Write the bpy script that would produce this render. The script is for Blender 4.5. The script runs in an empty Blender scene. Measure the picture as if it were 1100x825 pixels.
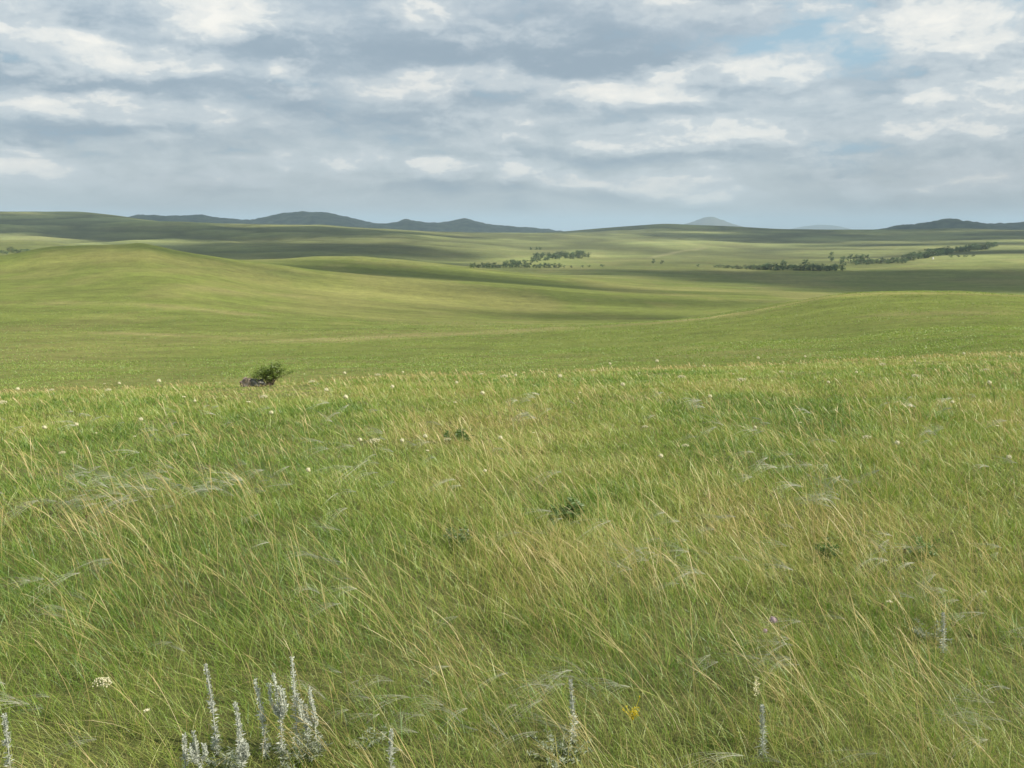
import bpy, bmesh, math, random
import numpy as np
from mathutils import Vector, noise as mnoise

random.seed(7)
rng = np.random.default_rng(11)
scn = bpy.context.scene
COL = scn.collection
PI = math.pi

# ------------------------------------------------------------------ camera
FPX, CX, CY, HOR = 1057.0, 550.0, 412.5, 247.0
PITCH = math.atan((CY - HOR) / FPX)
EYE = 1.6
cam = bpy.data.cameras.new('camera')
cam.angle = 2 * math.atan(CX / FPX)
cam.clip_start = 0.05
cam.clip_end = 80000
co = bpy.data.objects.new('camera', cam)
COL.objects.link(co)
co.location = (0, 0, EYE)
co.rotation_euler = (PI / 2 - PITCH, 0, 0)
scn.camera = co


def ray(px, py):
    """direction of the photo's pixel, scaled to horizontal length 1: (sin az, cos az, slope)"""
    f, u = FPX, CY - py
    x = px - CX
    y = f * math.cos(PITCH) + u * math.sin(PITCH)
    z = -f * math.sin(PITCH) + u * math.cos(PITCH)
    h = math.hypot(x, y)
    return x / h, y / h, z / h


# ------------------------------------------------------------------ numeric helpers
def pchip(xk, yk, x):
    xk = np.asarray(xk, float); yk = np.asarray(yk, float); x = np.asarray(x, float)
    h = np.diff(xk); d = np.diff(yk) / h
    m = np.zeros_like(yk)
    w1 = 2 * h[1:] + h[:-1]; w2 = h[1:] + 2 * h[:-1]
    ok = d[:-1] * d[1:] > 0
    den = np.where(ok, w1 / np.where(ok, d[:-1], 1) + w2 / np.where(ok, d[1:], 1), 1)
    m[1:-1] = np.where(ok, (w1 + w2) / den, 0)
    m[0], m[-1] = d[0], d[-1]
    xc = np.clip(x, xk[0], xk[-1])
    i = np.clip(np.searchsorted(xk, xc) - 1, 0, len(h) - 1)
    t = (xc - xk[i]) / h[i]
    return ((1 + 2 * t) * (1 - t) ** 2 * yk[i] + t * (1 - t) ** 2 * h[i] * m[i]
            + t * t * (3 - 2 * t) * yk[i + 1] + t * t * (t - 1) * h[i] * m[i + 1])


def _hash(ix, iy, s):
    n = (ix.astype(np.int64) * 374761393 + iy.astype(np.int64) * 668265263 + s * 1442695041) & 0xFFFFFFFF
    n = ((n ^ (n >> 13)) * 1274126177) & 0xFFFFFFFF
    n = n ^ (n >> 16)
    return (n & 0xFFFF) / 65535.0


def vnoise(x, y, s=0):
    ix, iy = np.floor(x), np.floor(y)
    fx, fy = x - ix, y - iy
    fx = fx * fx * fx * (fx * (fx * 6 - 15) + 10); fy = fy * fy * fy * (fy * (fy * 6 - 15) + 10)
    a, b = _hash(ix, iy, s), _hash(ix + 1, iy, s)
    c, d = _hash(ix, iy + 1, s), _hash(ix + 1, iy + 1, s)
    return (a * (1 - fx) + b * fx) * (1 - fy) + (c * (1 - fx) + d * fx) * fy


def fbm(x, y, s=0, o=4):
    v, a, t = 0, 1, 0
    for k in range(o):
        v = v + a * vnoise(x, y, s + k * 17); t += a
        x, y, a = x * 2.03 + 3.7, y * 2.03 - 1.9, a * .5
    return v / t


# ------------------------------------------------------------------ terrain
# each line: distance, then (px, py) knots of where the land at that distance sits
LINES = [
    (70, [(0, 431), (150, 426), (300, 419), (450, 412), (600, 409), (750, 402), (850, 400), (950, 397), (1100, 390)]),
    (160, [(0, 386), (150, 384), (300, 381), (450, 377), (600, 373), (750, 366), (850, 360), (950, 352), (1100, 346)]),
    (280, [(0, 356), (150, 353), (300, 353), (450, 353), (600, 350.5), (680, 347), (750, 341), (800, 333), (850, 325), (900, 317), (950, 313.5), (1040, 314), (1100, 317), (1200, 322)]),
    (420, [(0, 327), (150, 322), (300, 334), (450, 344), (600, 348.5), (680, 347), (750, 346), (850, 344), (950, 343), (1100, 342)]),
    (600, [(0, 298), (150, 286), (300, 309), (450, 323), (600, 332), (750, 336), (850, 336), (950, 336), (1100, 335)]),
    (760, [(-200, 292), (0, 275), (60, 265), (100, 263.5), (128, 262.6), (150, 261), (168, 264), (190, 269), (250, 278), (300, 284), (350, 291), (450, 300), (560, 308), (700, 317), (850, 323), (950, 326), (1100, 326)]),
    (880, [(0, 290), (60, 282), (150, 279), (190, 280), (250, 283), (300, 287), (350, 291), (450, 298), (560, 304.5), (700, 312), (850, 317), (950, 320), (1100, 320)]),
    (1150, [(0, 281), (150, 281), (250, 280), (300, 278), (345, 275), (380, 275), (420, 278), (500, 286), (560, 293), (630, 298), (700, 303), (850, 310), (950, 313), (1100, 312)]),
    (1400, [(0, 285), (150, 285), (250, 284), (345, 284), (420, 287), (500, 292), (560, 295), (700, 297), (850, 302), (950, 304), (1100, 303)]),
    (1700, [(0, 268), (150, 275), (250, 279), (345, 281), (420, 284), (500, 287), (560, 288), (700, 288), (850, 290.5), (950, 289), (1100, 289)]),
    (2000, [(-100, 254), (0, 257.5), (40, 258), (75, 262), (110, 270), (150, 273), (250, 272), (345, 272), (420, 276), (500, 281), (560, 282), (700, 281), (850, 283), (950, 283), (1100, 280)]),
    (2400, [(-100, 260), (0, 262), (75, 264), (150, 266), (250, 263), (345, 262), (420, 263), (500, 268), (560, 272), (700, 273), (850, 276), (950, 276), (1100, 271)]),
    (3200, [(0, 250), (150, 254), (250, 254), (345, 250), (420, 252), (500, 257), (560, 260), (700, 261), (850, 265), (950, 264), (1100, 263)]),
    (4200, [(0, 237), (150, 238.5), (250, 240.3), (345, 241.5), (370, 243), (420, 246), (480, 249), (540, 250), (590, 250.2), (650, 251.5), (700, 252), (850, 255), (950, 256), (1100, 254)]),
    (4600, [(0, 233), (150, 239), (250, 245), (420, 250), (500, 252), (590, 251), (700, 248), (850, 251), (950, 253), (1100, 251)]),
    (5400, [(-200, 229), (0, 227), (55, 227.6), (84, 228), (110, 230), (135, 233), (175, 238), (250, 246), (420, 253), (560, 251), (590, 249.6), (650, 244.7), (690, 241.8), (715, 240.5), (745, 241.6), (785, 243), (845, 246), (900, 246.6), (960, 246.5), (1020, 245.2), (1100, 247)]),
    (7000, [(0, 256), (550, 256), (1100, 256)]),
    (20000, [(0, 251), (550, 251), (1100, 251)]),
]
TH = np.concatenate([np.arange(-180, -40, 4), np.arange(-40, 40, .1), np.arange(40, 181, 4)])
TH[-1] = 180
LR = np.linspace(math.log(.4), math.log(20000), 760)
RR = np.exp(LR)
nth, nr = len(TH), len(RR)
S = np.zeros((len(LINES), nth))
for j, (r, kn) in enumerate(LINES):
    th = [math.degrees(math.atan2(*ray(px, py)[:2])) for px, py in kn]
    sl = [ray(px, py)[2] for px, py in kn]
    th = [-180.] + [th[0] - 14] + th + [th[-1] + 14] + [180.]
    mean = (sl[0] + sl[-1]) / 2
    sl = [mean, sl[0]] + sl + [sl[-1], mean]
    S[j] = pchip(th, sl, TH)
near_kn = [(0, 421), (150, 416), (300, 410), (420, 403), (550, 400), (700, 395), (800, 390.5), (900, 386.5), (1000, 382), (1100, 378)]
th = [math.degrees(math.atan2(*ray(px, py)[:2])) for px, py in near_kn]
sn = [ray(px, py + 3.5)[2] for px, py in near_kn]
snear = pchip([-180., th[0] - 20] + th + [th[-1] + 20, 180.], [sn[4], sn[0]] + sn + [sn[-1], sn[4]], TH)
KN = snear ** 2 / (4 * EYE)
lr_k = np.log([l[0] for l in LINES])
ZG = np.zeros((nth, nr))
for i in range(nth):
    s = pchip(lr_k, S[:, i], np.maximum(LR, lr_k[0]))
    zm = s * RR
    zm = np.where(RR < 70, zm - (70 - RR) * .3, zm)
    k = KN[i]
    zn = -EYE - k * np.minimum(RR, 34) ** 2 - (2 * k * 34) * np.maximum(RR - 34, 0) * 1.15
    w = 1.6
    d = np.clip((zm - zn) / w, -40, 40)
    ZG[i] = np.where(RR > 300, zm, zn + w * np.logaddexp(0, d) - w * math.log(2) * np.exp(-d * d))
XG = np.sin(np.radians(TH))[:, None] * RR[None]
YG = np.cos(np.radians(TH))[:, None] * RR[None]
ZG += EYE
# relief: small humps close by, gullies and folds far away
amp = np.interp(RR, [0, 3, 30, 60, 300, 1500, 3000, 5000, 20000], [.0, .05, .06, .2, .7, 2.2, 6, 3, 3])
scl = np.interp(LR, np.log([.4, 30, 60, 300, 1500, 5000, 20000]), np.log([.9, 1.6, 8, 30, 160, 330, 400]))
for band, (lo, hi, wl) in enumerate([(0, 60, 1.3), (25, 500, 14), (200, 2200, 75), (900, 20000, 260)]):
    wgt = np.clip((RR - lo) / (lo * .6 + .5), 0, 1) * np.clip((hi - RR) / (hi * .45), 0, 1)
    n = fbm(XG / wl + band * 9.1, YG / wl - band * 4.3, band * 5, 4) - .5
    if band == 3:
        n = np.abs(fbm(XG / 420, YG / 640, 31, 4) - .5) * 2 - .22 + n * .3
    if band == 3:
        n = n * (1 + 2.2 * np.clip((2 - TH) / 14, 0, 1) * np.clip((TH + 60) / 20, 0, 1))[:, None] * np.interp(RR, [1500, 2600, 3600, 4000], [.6, 1, 1, .5])[None]
    ZG += n * 2 * amp[None] * wgt[None] * .7
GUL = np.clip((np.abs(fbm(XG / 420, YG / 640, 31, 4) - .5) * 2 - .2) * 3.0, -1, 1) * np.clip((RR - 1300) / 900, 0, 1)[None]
print('ground z range', ZG.min(), ZG.max())


def ground_z(x, y):
    x = np.asarray(x, float); y = np.asarray(y, float)
    t = np.degrees(np.arctan2(x, y)); l = np.log(np.maximum(np.hypot(x, y), .41))
    it = np.clip(np.searchsorted(TH, t) - 1, 0, nth - 2)
    ft = (t - TH[it]) / (TH[it + 1] - TH[it])
    fl = np.clip((l - LR[0]) / (LR[1] - LR[0]), 0, nr - 1.001)
    il = fl.astype(int); fl = fl - il
    return ((ZG[it, il] * (1 - fl) + ZG[it, il + 1] * fl) * (1 - ft) + (ZG[it + 1, il] * (1 - fl) + ZG[it + 1, il + 1] * fl) * ft)


def at(px, py, rmin=1.2):
    """where the photo's pixel meets the ground"""
    sx, sy, sz = ray(px, py)
    r = np.exp(np.linspace(math.log(rmin), math.log(12000), 4000))
    below = EYE + sz * r < ground_z(sx * r, sy * r)
    k = int(np.argmax(below)) if below.any() else int(np.argmin(np.abs(EYE + sz * r - ground_z(sx * r, sy * r))))
    x, y = sx * r[k], sy * r[k]
    return Vector((x, y, float(ground_z(x, y))))


# ------------------------------------------------------------------ object helpers
def link(name, data, parent=None, loc=None):
    o = bpy.data.objects.new(name, data)
    COL.objects.link(o)
    if parent: o.parent = parent
    if loc is not None: o.location = loc
    return o


def tag(o, label=None, cat=None, group=None, kind=None):
    if label: o['label'] = label
    if cat: o['category'] = cat
    if group: o['group'] = group
    if kind: o['kind'] = kind
    return o


def thing(name, loc, label, cat, group=None, rz=0, sc=1):
    o = link(name, None, None, loc)
    o.empty_display_size = .1
    o.rotation_euler = (0, 0, rz); o.scale = (sc, sc, sc)
    return tag(o, label, cat, group)


def dup(root, loc, rz, sc, label, group=None, tilt=(0, 0)):
    c = root.copy(); COL.objects.link(c)
    c.location = loc; c.rotation_euler = (tilt[0], tilt[1], rz); c.scale = (sc, sc, sc) if not hasattr(sc, '__len__') else sc
    c['label'] = label
    if group: c['group'] = group
    elif 'group' in c: del c['group']
    for ch in list(root.children):
        k = ch.copy(); COL.objects.link(k); k.parent = c
        for g in list(ch.children):
            q = g.copy(); COL.objects.link(q); q.parent = k
    return c


def np_mesh(name, verts, loops, starts, totals, colors=None, mat=None, smooth=False):
    me = bpy.data.meshes.new(name)
    me.vertices.add(len(verts)); me.vertices.foreach_set('co', np.ascontiguousarray(verts, np.float32).ravel())
    me.loops.add(len(loops)); me.loops.foreach_set('vertex_index', np.ascontiguousarray(loops, np.int32))
    me.polygons.add(len(starts)); me.polygons.foreach_set('loop_start', np.ascontiguousarray(starts, np.int32))
    if smooth: me.polygons.foreach_set('use_smooth', np.ones(len(starts), bool))
    if colors is not None:
        at_ = me.color_attributes.new('Col', 'FLOAT_COLOR', 'POINT')
        c4 = np.ones((len(verts), 4), np.float32); c4[:, :3] = colors
        at_.data.foreach_set('color', c4.ravel())
    me.update(calc_edges=True)
    if mat: me.materials.append(mat)
    return me


def grid_mesh(name, P, mat, colors=None, smooth=True, wrap=False):
    a, b = P.shape[:2]
    idx = np.arange(a * b).reshape(a, b)
    q = np.stack([idx[:-1, :-1], idx[:-1, 1:], idx[1:, 1:], idx[1:, :-1]], -1).reshape(-1, 4)
    return np_mesh(name, P.reshape(-1, 3), q.ravel(), np.arange(len(q)) * 4, None, None if colors is None else colors.reshape(-1, 3), mat, smooth)


class Ribbons:
    """many thin tapering leaves or stalks gathered into one mesh"""
    def __init__(self): self.v, self.l, self.s, self.c, self.nv, self.nl = [], [], [], [], 0, 0

    def add(self, pts, side, wid, col):
        # pts (N,K,3) centre line, side (N,3) unit, wid (N,K) half widths, col (N,3) or (N,K,3)
        N, K, _ = pts.shape
        A = pts - side[:, None] * wid[..., None]; B = pts + side[:, None] * wid[..., None]
        V = np.stack([A, B], 2)                       # N,K,2,3
        base = self.nv + (np.arange(N) * K * 2)[:, None, None]
        k = np.arange(K - 1)[None, :, None] * 2
        q = base + k + np.array([0, 1, 3, 2])[None, None]
        self.v.append(V.reshape(-1, 3)); self.l.append(q.ravel())
        self.s.append(self.nl + np.arange(N * (K - 1)) * 4)
        if col.ndim == 2: col = np.repeat(col[:, None], K, 1)
        self.c.append(np.repeat(col[:, :, None], 2, 2).reshape(-1, 3))
        self.nv += N * K * 2; self.nl += N * (K - 1) * 4

    def mesh(self, name, mat):
        return np_mesh(name, np.concatenate(self.v), np.concatenate(self.l), np.concatenate(self.s), None, np.concatenate(self.c), mat)


# ------------------------------------------------------------------ materials
def nmat(name):
    m = bpy.data.materials.new(name); m.use_nodes = True
    nt = m.node_tree; nt.nodes.clear()
    return m, nt


def leaf_mat(name, color=None, trans=.35, gloss=.05, var=.0, rough=.5):
    """leaf: diffuse + translucent + a little sheen; colour from the mesh's own tint or fixed, varied by noise"""
    m, nt = nmat(name); N, L = nt.nodes, nt.links
    out = N.new('ShaderNodeOutputMaterial')
    if color is None:
        a = N.new('ShaderNodeAttribute'); a.attribute_name = 'Col'; c = a.outputs['Color']
    else:
        tc = N.new('ShaderNodeTexCoord'); nz = N.new('ShaderNodeTexNoise'); nz.inputs['Scale'].default_value = 9
        L.new(tc.outputs['Object'], nz.inputs['Vector'])
        oi = N.new('ShaderNodeObjectInfo')
        ad = N.new('ShaderNodeMath'); ad.operation = 'ADD'
        L.new(nz.outputs['Fac'], ad.inputs[0]); L.new(oi.outputs['Random'], ad.inputs[1])
        mr = N.new('ShaderNodeMapRange'); mr.inputs['From Min'].default_value = .3; mr.inputs['From Max'].default_value = 1.6
        mr.inputs['To Min'].default_value = 1 - var; mr.inputs['To Max'].default_value = 1 + var
        L.new(ad.outputs[0], mr.inputs['Value'])
        vm = N.new('ShaderNodeVectorMath'); vm.operation = 'SCALE'; vm.inputs[0].default_value = color
        L.new(mr.outputs[0], vm.inputs['Scale']); c = vm.outputs[0]
    d = N.new('ShaderNodeBsdfDiffuse'); t = N.new('ShaderNodeBsdfTranslucent'); g = N.new('ShaderNodeBsdfGlossy')
    g.inputs['Roughness'].default_value = rough; g.inputs['Color'].default_value = (1, 1, 1, 1)
    L.new(c, d.inputs['Color']); L.new(c, t.inputs['Color'])
    mx = N.new('ShaderNodeMixShader'); mx.inputs[0].default_value = trans
    L.new(d.outputs[0], mx.inputs[1]); L.new(t.outputs[0], mx.inputs[2])
    m2 = N.new('ShaderNodeMixShader'); m2.inputs[0].default_value = gloss
    L.new(mx.outputs[0], m2.inputs[1]); L.new(g.outputs[0], m2.inputs[2])
    L.new(m2.outputs[0], out.inputs['Surface'])
    return m


def rough_mat(name, c1, c2, scale=5, bump=.3, rough=.9):
    m, nt = nmat(name); N, L = nt.nodes, nt.links
    out = N.new('ShaderNodeOutputMaterial'); b = N.new('ShaderNodeBsdfPrincipled')
    tc = N.new('ShaderNodeTexCoord'); nz = N.new('ShaderNodeTexNoise'); nz.inputs['Scale'].default_value = scale; nz.inputs['Detail'].default_value = 8
    L.new(tc.outputs['Object'], nz.inputs['Vector'])
    cr = N.new('ShaderNodeValToRGB'); cr.color_ramp.elements[0].position = .35; cr.color_ramp.elements[1].position = .65
    cr.color_ramp.elements[0].color = (*c1, 1); cr.color_ramp.elements[1].color = (*c2, 1)
    L.new(nz.outputs['Fac'], cr.inputs[0]); L.new(cr.outputs[0], b.inputs['Base Color'])
    b.inputs['Roughness'].default_value = rough
    bp = N.new('ShaderNodeBump'); bp.inputs['Strength'].default_value = bump; bp.inputs['Distance'].default_value = .05
    L.new(nz.outputs['Fac'], bp.inputs['Height']); L.new(bp.outputs[0], b.inputs['Normal'])
    L.new(b.outputs[0], out.inputs['Surface'])
    return m


def ground_mat():
    m, nt = nmat('steppe_ground'); N, L = nt.nodes, nt.links
    out = N.new('ShaderNodeOutputMaterial'); b = N.new('ShaderNodeBsdfPrincipled')
    b.inputs['Roughness'].default_value = .95; b.inputs['Specular IOR Level'].default_value = .15
    tc = N.new('ShaderNodeTexCoord')
    a = N.new('ShaderNodeAttribute'); a.attribute_name = 'Col'

    def nz(scale, detail=5, rough=.6, sy=1.0):
        mp = N.new('ShaderNodeMapping'); mp.inputs['Scale'].default_value = (scale, scale * sy, scale)
        n = N.new('ShaderNodeTexNoise'); n.inputs['Scale'].default_value = 1; n.inputs['Detail'].default_value = detail; n.inputs['Roughness'].default_value = rough
        L.new(tc.outputs['Object'], mp.inputs[0]); L.new(mp.outputs[0], n.inputs['Vector']); return n.outputs['Fac']

    def rng_(v, lo, hi, a0, a1):
        mr = N.new('ShaderNodeMapRange'); mr.inputs['From Min'].default_value = lo; mr.inputs['From Max'].default_value = hi
        mr.inputs['To Min'].default_value = a0; mr.inputs['To Max'].default_value = a1
        L.new(v, mr.inputs['Value']); return mr.outputs[0]

    def mul(x, y):
        q = N.new('ShaderNodeMath'); q.operation = 'MULTIPLY'; L.new(x, q.inputs[0]); L.new(y, q.inputs[1]); return q.outputs[0]
    fine, mid, big = nz(1.1, 9, .8), nz(.13, 8, .72), nz(.012, 6, .6, 1.8)
    v = mul(mul(rng_(fine, .3, .7, .55, 1.45), rng_(mid, .3, .7, .74, 1.26)), rng_(big, .35, .65, .9, 1.1))
    sc = N.new('ShaderNodeVectorMath'); sc.operation = 'SCALE'
    L.new(a.outputs['Color'], sc.inputs[0]); L.new(v, sc.inputs['Scale'])
    # dry yellow streaks
    dry = rng_(nz(.035, 7, .7, 2.6), .54, .74, 0, .4)
    mx = N.new('ShaderNodeMix'); mx.data_type = 'RGBA'; mx.inputs[7].default_value = (.23, .2, .075, 1)
    L.new(dry, mx.inputs[0]); L.new(sc.outputs[0], mx.inputs[6])
    L.new(mx.outputs[2], b.inputs['Base Color'])
    bp = N.new('ShaderNodeBump'); bp.inputs['Strength'].default_value = .7; bp.inputs['Distance'].default_value = .3
    L.new(fine, bp.inputs['Height']); L.new(bp.outputs[0], b.inputs['Normal'])
    L.new(b.outputs[0], out.inputs['Surface'])
    return m


M_GROUND = ground_mat()
M_GRASS = leaf_mat('grass_blades', None, .4, .05)
M_SILVER = leaf_mat('silver_leaf', (.52, .545, .465), .2, .03, .15)
M_SILVER2 = leaf_mat('grey_green_leaf', (.33, .37, .27), .25, .03, .2)
M_STEM = leaf_mat('green_stem', (.16, .2, .06), .2, .04, .2)
M_CREAM = leaf_mat('cream_petals', (.78, .74, .50), .3, .02, .05)
M_YELLOW = leaf_mat('yellow_petals', (.72, .58, .04), .25, .02, .1)
M_PINK = leaf_mat('mauve_petals', (.42, .32, .35), .25, .02, .1)
M_DARKLEAF = leaf_mat('dark_leaf', (.13, .22, .05), .4, .04, .25)
M_BROWNHEAD = leaf_mat('brown_seed_head', (.10, .05, .03), .1, .02, .2)
M_SHRUB = leaf_mat('shrub_leaf', (.17, .25, .03), .35, .05, .35)
M_TREE = leaf_mat('tree_leaf', (.12, .175, .075), .3, .03, .35)
M_TREE2 = leaf_mat('pale_tree_leaf', (.11, .14, .065), .25, .03, .3)
M_BARK = rough_mat('bark', (.06, .045, .03), (.14, .11, .08), 6)

# ------------------------------------------------------------------ the ground sheet
def land_tint(x, y):
    r = np.hypot(x, y)
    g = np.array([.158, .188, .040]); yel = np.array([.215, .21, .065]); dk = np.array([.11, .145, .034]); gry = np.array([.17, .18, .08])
    n1 = fbm(x / 90 + 3, y / 160, 41, 5)[..., None]; n2 = fbm(x / 420, y / 700, 57, 5)[..., None]; n3 = fbm(x / 25, y / 60, 77, 4)[..., None]
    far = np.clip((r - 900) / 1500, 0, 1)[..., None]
    c = g + (yel - g) * np.clip((n1 - .52) * 4, 0, .8)
    c = c + (dk - c) * np.clip((n2 - .52) * 4, 0, .8)
    c = c + (yel - c) * np.clip((n3 - .60) * 4, 0, .5)
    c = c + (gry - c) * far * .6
    soil = np.array([.13, .15, .042])
    nearf = np.clip((45 - r) / 10, 0, 1)[..., None]
    return c + (soil - c) * nearf


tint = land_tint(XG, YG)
tint = tint * (1 + .6 * GUL[..., None]) * np.array([1, 1, 1])  # gully scrub darker, ridges paler: fold shading put into the colour
stk = fbm(XG / 60, YG / 14, 55, 5) - .5
tint = tint * (1 + 0.5 * stk * np.clip((RR - 90) / 200, 0, 1)[None])[..., None]


def dry_or_light_line(pts, width, strength, col=(.27, .235, .095)):
    """a strip of dry grass, track or turf, or of painted shade or sunlight, along a line over the land"""
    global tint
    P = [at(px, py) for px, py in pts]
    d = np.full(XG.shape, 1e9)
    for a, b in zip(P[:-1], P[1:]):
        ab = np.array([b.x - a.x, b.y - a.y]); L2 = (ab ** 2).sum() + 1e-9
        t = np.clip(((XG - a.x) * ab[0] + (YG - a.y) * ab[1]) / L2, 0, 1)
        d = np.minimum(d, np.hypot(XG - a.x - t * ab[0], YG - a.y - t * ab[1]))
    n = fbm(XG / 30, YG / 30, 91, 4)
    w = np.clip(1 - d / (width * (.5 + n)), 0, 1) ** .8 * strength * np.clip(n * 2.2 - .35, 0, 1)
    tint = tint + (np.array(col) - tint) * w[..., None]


dry_or_light_line([(330, 366), (480, 359), (620, 352), (720, 345), (810, 334)], 15, 1.0, (.31, .27, .11))
dry_or_light_line([(110, 358), (165, 359), (260, 364)], 6, .8)
dry_or_light_line([(60, 326), (180, 330), (260, 338)], 14, .7)
dry_or_light_line([(200, 311), (270, 314), (320, 319)], 18, .6)
dry_or_light_line([(700, 277), (725, 271), (760, 266)], 16, .55, (.33, .3, .16))
dry_or_light_line([(800, 336), (860, 324), (930, 315.5), (1040, 315.5), (1100, 318)], 9, .8, (.29, .27, .09))
dry_or_light_line([(700, 400), (800, 396), (900, 392), (1000, 387), (1100, 383)], 16, .8, (.3, .27, .12))
dry_or_light_line([(955, 338), (1060, 336)], 6, .5)

dry_or_light_line([(40, 268), (100, 266), (150, 264), (185, 271)], 45, .8, (.105, .14, .032))  # darker green turf on the knoll, with its shade painted into the colour
dry_or_light_line([(215, 288), (260, 291), (300, 293)], 30, .6, (.105, .14, .035))  # shade on the knoll's right flank, painted into the ground colour
dry_or_light_line([(290, 281), (320, 277.5), (345, 276), (385, 276), (420, 279.5), (470, 284.5)], 38, .8, (.22, .235, .07))  # sunlit crest of the swell, painted as a brighter ground colour
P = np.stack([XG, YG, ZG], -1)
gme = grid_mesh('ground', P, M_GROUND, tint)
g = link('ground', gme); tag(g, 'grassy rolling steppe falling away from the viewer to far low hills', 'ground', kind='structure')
bm = bmesh.new()                                         # close the small hole under the viewer
bm.from_mesh(gme); bm.verts.ensure_lookup_table()
ring = [bm.verts[i * nr] for i in range(nth - 1)]
c0 = bm.verts.new((0, 0, float(ZG[:, 0].mean())))
for a_, b_ in zip(ring, ring[1:] + ring[:1]):
    bm.faces.new((a_, c0, b_))
bm.to_mesh(gme); bm.free()

# ------------------------------------------------------------------ far hills
M_FOREST = rough_mat('wooded_hillside', (.03, .048, .02), (.09, .115, .05), .012, .6)
M_FARROCK = rough_mat('far_mountain', (.08, .09, .05), (.12, .12, .08), .004, .3)


def ridge(name, label, knots, R, depth, mat, rough, wl):
    px = np.array([k[0] for k in knots], float)
    xs = np.linspace(px[0], px[-1], 240)
    top = pchip(px, [k[1] for k in knots], xs)
    M = 40
    V = np.zeros((240, M, 3))
    for i, (x, t) in enumerate(zip(xs, top)):
        sx, sy, sz = ray(x, t)
        zt = EYE + sz * R
        for j in range(M):
            u = j / (M - 1) * 2 - 1
            r = R + u * depth
            prof = math.cos(u * PI / 2) ** 1.3 if abs(u) < 1 else 0
            z0 = -160
            V[i, j] = (sx * r, sy * r, z0 + (zt - z0) * prof)
    n = fbm(V[..., 0] / wl, V[..., 1] / wl, 5, 5) - .5
    uu = np.linspace(-1, 1, M)[None]
    V[..., 2] += n * rough * np.cos(uu * PI / 2) * np.clip(np.abs(uu) * 3, .08, 1)
    V[..., 2] += (fbm(V[..., 0] / 70, V[..., 1] / 70, 15, 3) - .5) * rough * .14
    o = link(name, grid_mesh(name, V, mat))
    tag(o, label, 'hill', kind='structure')
    return o


ridge('hills', 'dark blue wooded ridge on the skyline behind the left slopes',
      [(60, 250), (120, 236), (150, 232.5), (190, 232), (215, 230.5), (240, 234.5), (270, 235.5), (300, 230.5), (325, 227.3), (345, 227.5), (365, 231), (390, 237), (415, 240.3),
       (437, 237.2), (455, 240.5), (480, 240), (500, 236.5), (520, 240.3), (545, 243), (580, 246), (620, 252)], 9500, 1500, M_FOREST, 190, 420)
ridge('hills', 'dark blue wooded hills on the skyline at the far right',
      [(900, 256), (945, 247), (965, 244.2), (985, 240.6), (1000, 239.2), (1017, 239), (1032, 239.8), (1046, 241), (1060, 241.3), (1075, 240.8), (1100, 239), (1160, 234), (1240, 240), (1330, 252)], 8200, 1300, M_FOREST, 170, 400)
ridge('mountain', 'pale blue cone shaped mountain far beyond the steppe',
      [(690, 256), (715, 248), (735, 241), (748, 237), (757, 233.6), (765, 233), (775, 236), (790, 241.5), (812, 247), (840, 256)], 22000, 2500, M_FARROCK, 200, 900)
ridge('mountain', 'faint low blue mountain barely showing over the horizon',
      [(820, 256), (845, 247), (865, 243.2), (880, 241.6), (895, 242.4), (910, 245), (940, 256)], 30000, 3000, M_FARROCK, 150, 900)

# ------------------------------------------------------------------ grass
def palette(t):
    """0 deep green .. 1 straw"""
    k = np.array([0, .25, .5, .72, .86, 1.0])
    c = np.array([[.10, .205, .022], [.195, .32, .036], [.315, .41, .066], [.45, .46, .13], [.56, .45, .17], [.66, .51, .23]])
    return np.stack([np.interp(t, k, c[:, i]) for i in range(3)], -1)


def wind(x, y):
    return .55 + .9 * (fbm(x / 1.7 + 20, y / 1.7, 301, 3) - .35)


def sow(n_per, rlo, rhi, fade=1.0, half=.60, pad=1.2):
    """random points in the meadow wedge, density falling off as 1/r"""
    tot = int(n_per * (rhi - rlo) * half * 2 * 1.15)
    r = rng.uniform(rlo, rhi, tot)
    a = rng.uniform(-1, 1, tot)
    th = a * (math.atan(half) + pad / r * .6)
    x, y = np.sin(th) * r, np.cos(th) * r
    return x, y, r


SHRUB = at(290, 415.5)
SHRUB = SHRUB if math.hypot(SHRUB.x, SHRUB.y) < 30 else at(290, 418)
print('shrub at', SHRUB, math.hypot(SHRUB.x, SHRUB.y))


CLEAR = [(at(285, 830), .32, .58), (at(605, 815), .16, .5), (at(1003, 695), .14, .6)]


def grazed(x, y):
    """the turf is nibbled short in front of the shrub and its stones"""
    f = np.array([SHRUB.x - .15, SHRUB.y]); f = f / np.hypot(*f)
    dx, dy = x - SHRUB.x + .15, y - SHRUB.y
    along = dx * f[0] + dy * f[1]; across = dx * f[1] - dy * f[0]
    d = np.maximum(np.abs(across) / 1.1, np.where(along < 0, -along / 5.5, along / 1.5))
    f = np.clip((d - .5) * 2, .42, 1)
    for c_, rad, k_ in CLEAR:
        f = f * (k_ + (1 - k_) * np.clip((np.hypot(x - c_.x, y - c_.y) / rad - .7) * 3, 0, 1))
    return f


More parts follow.
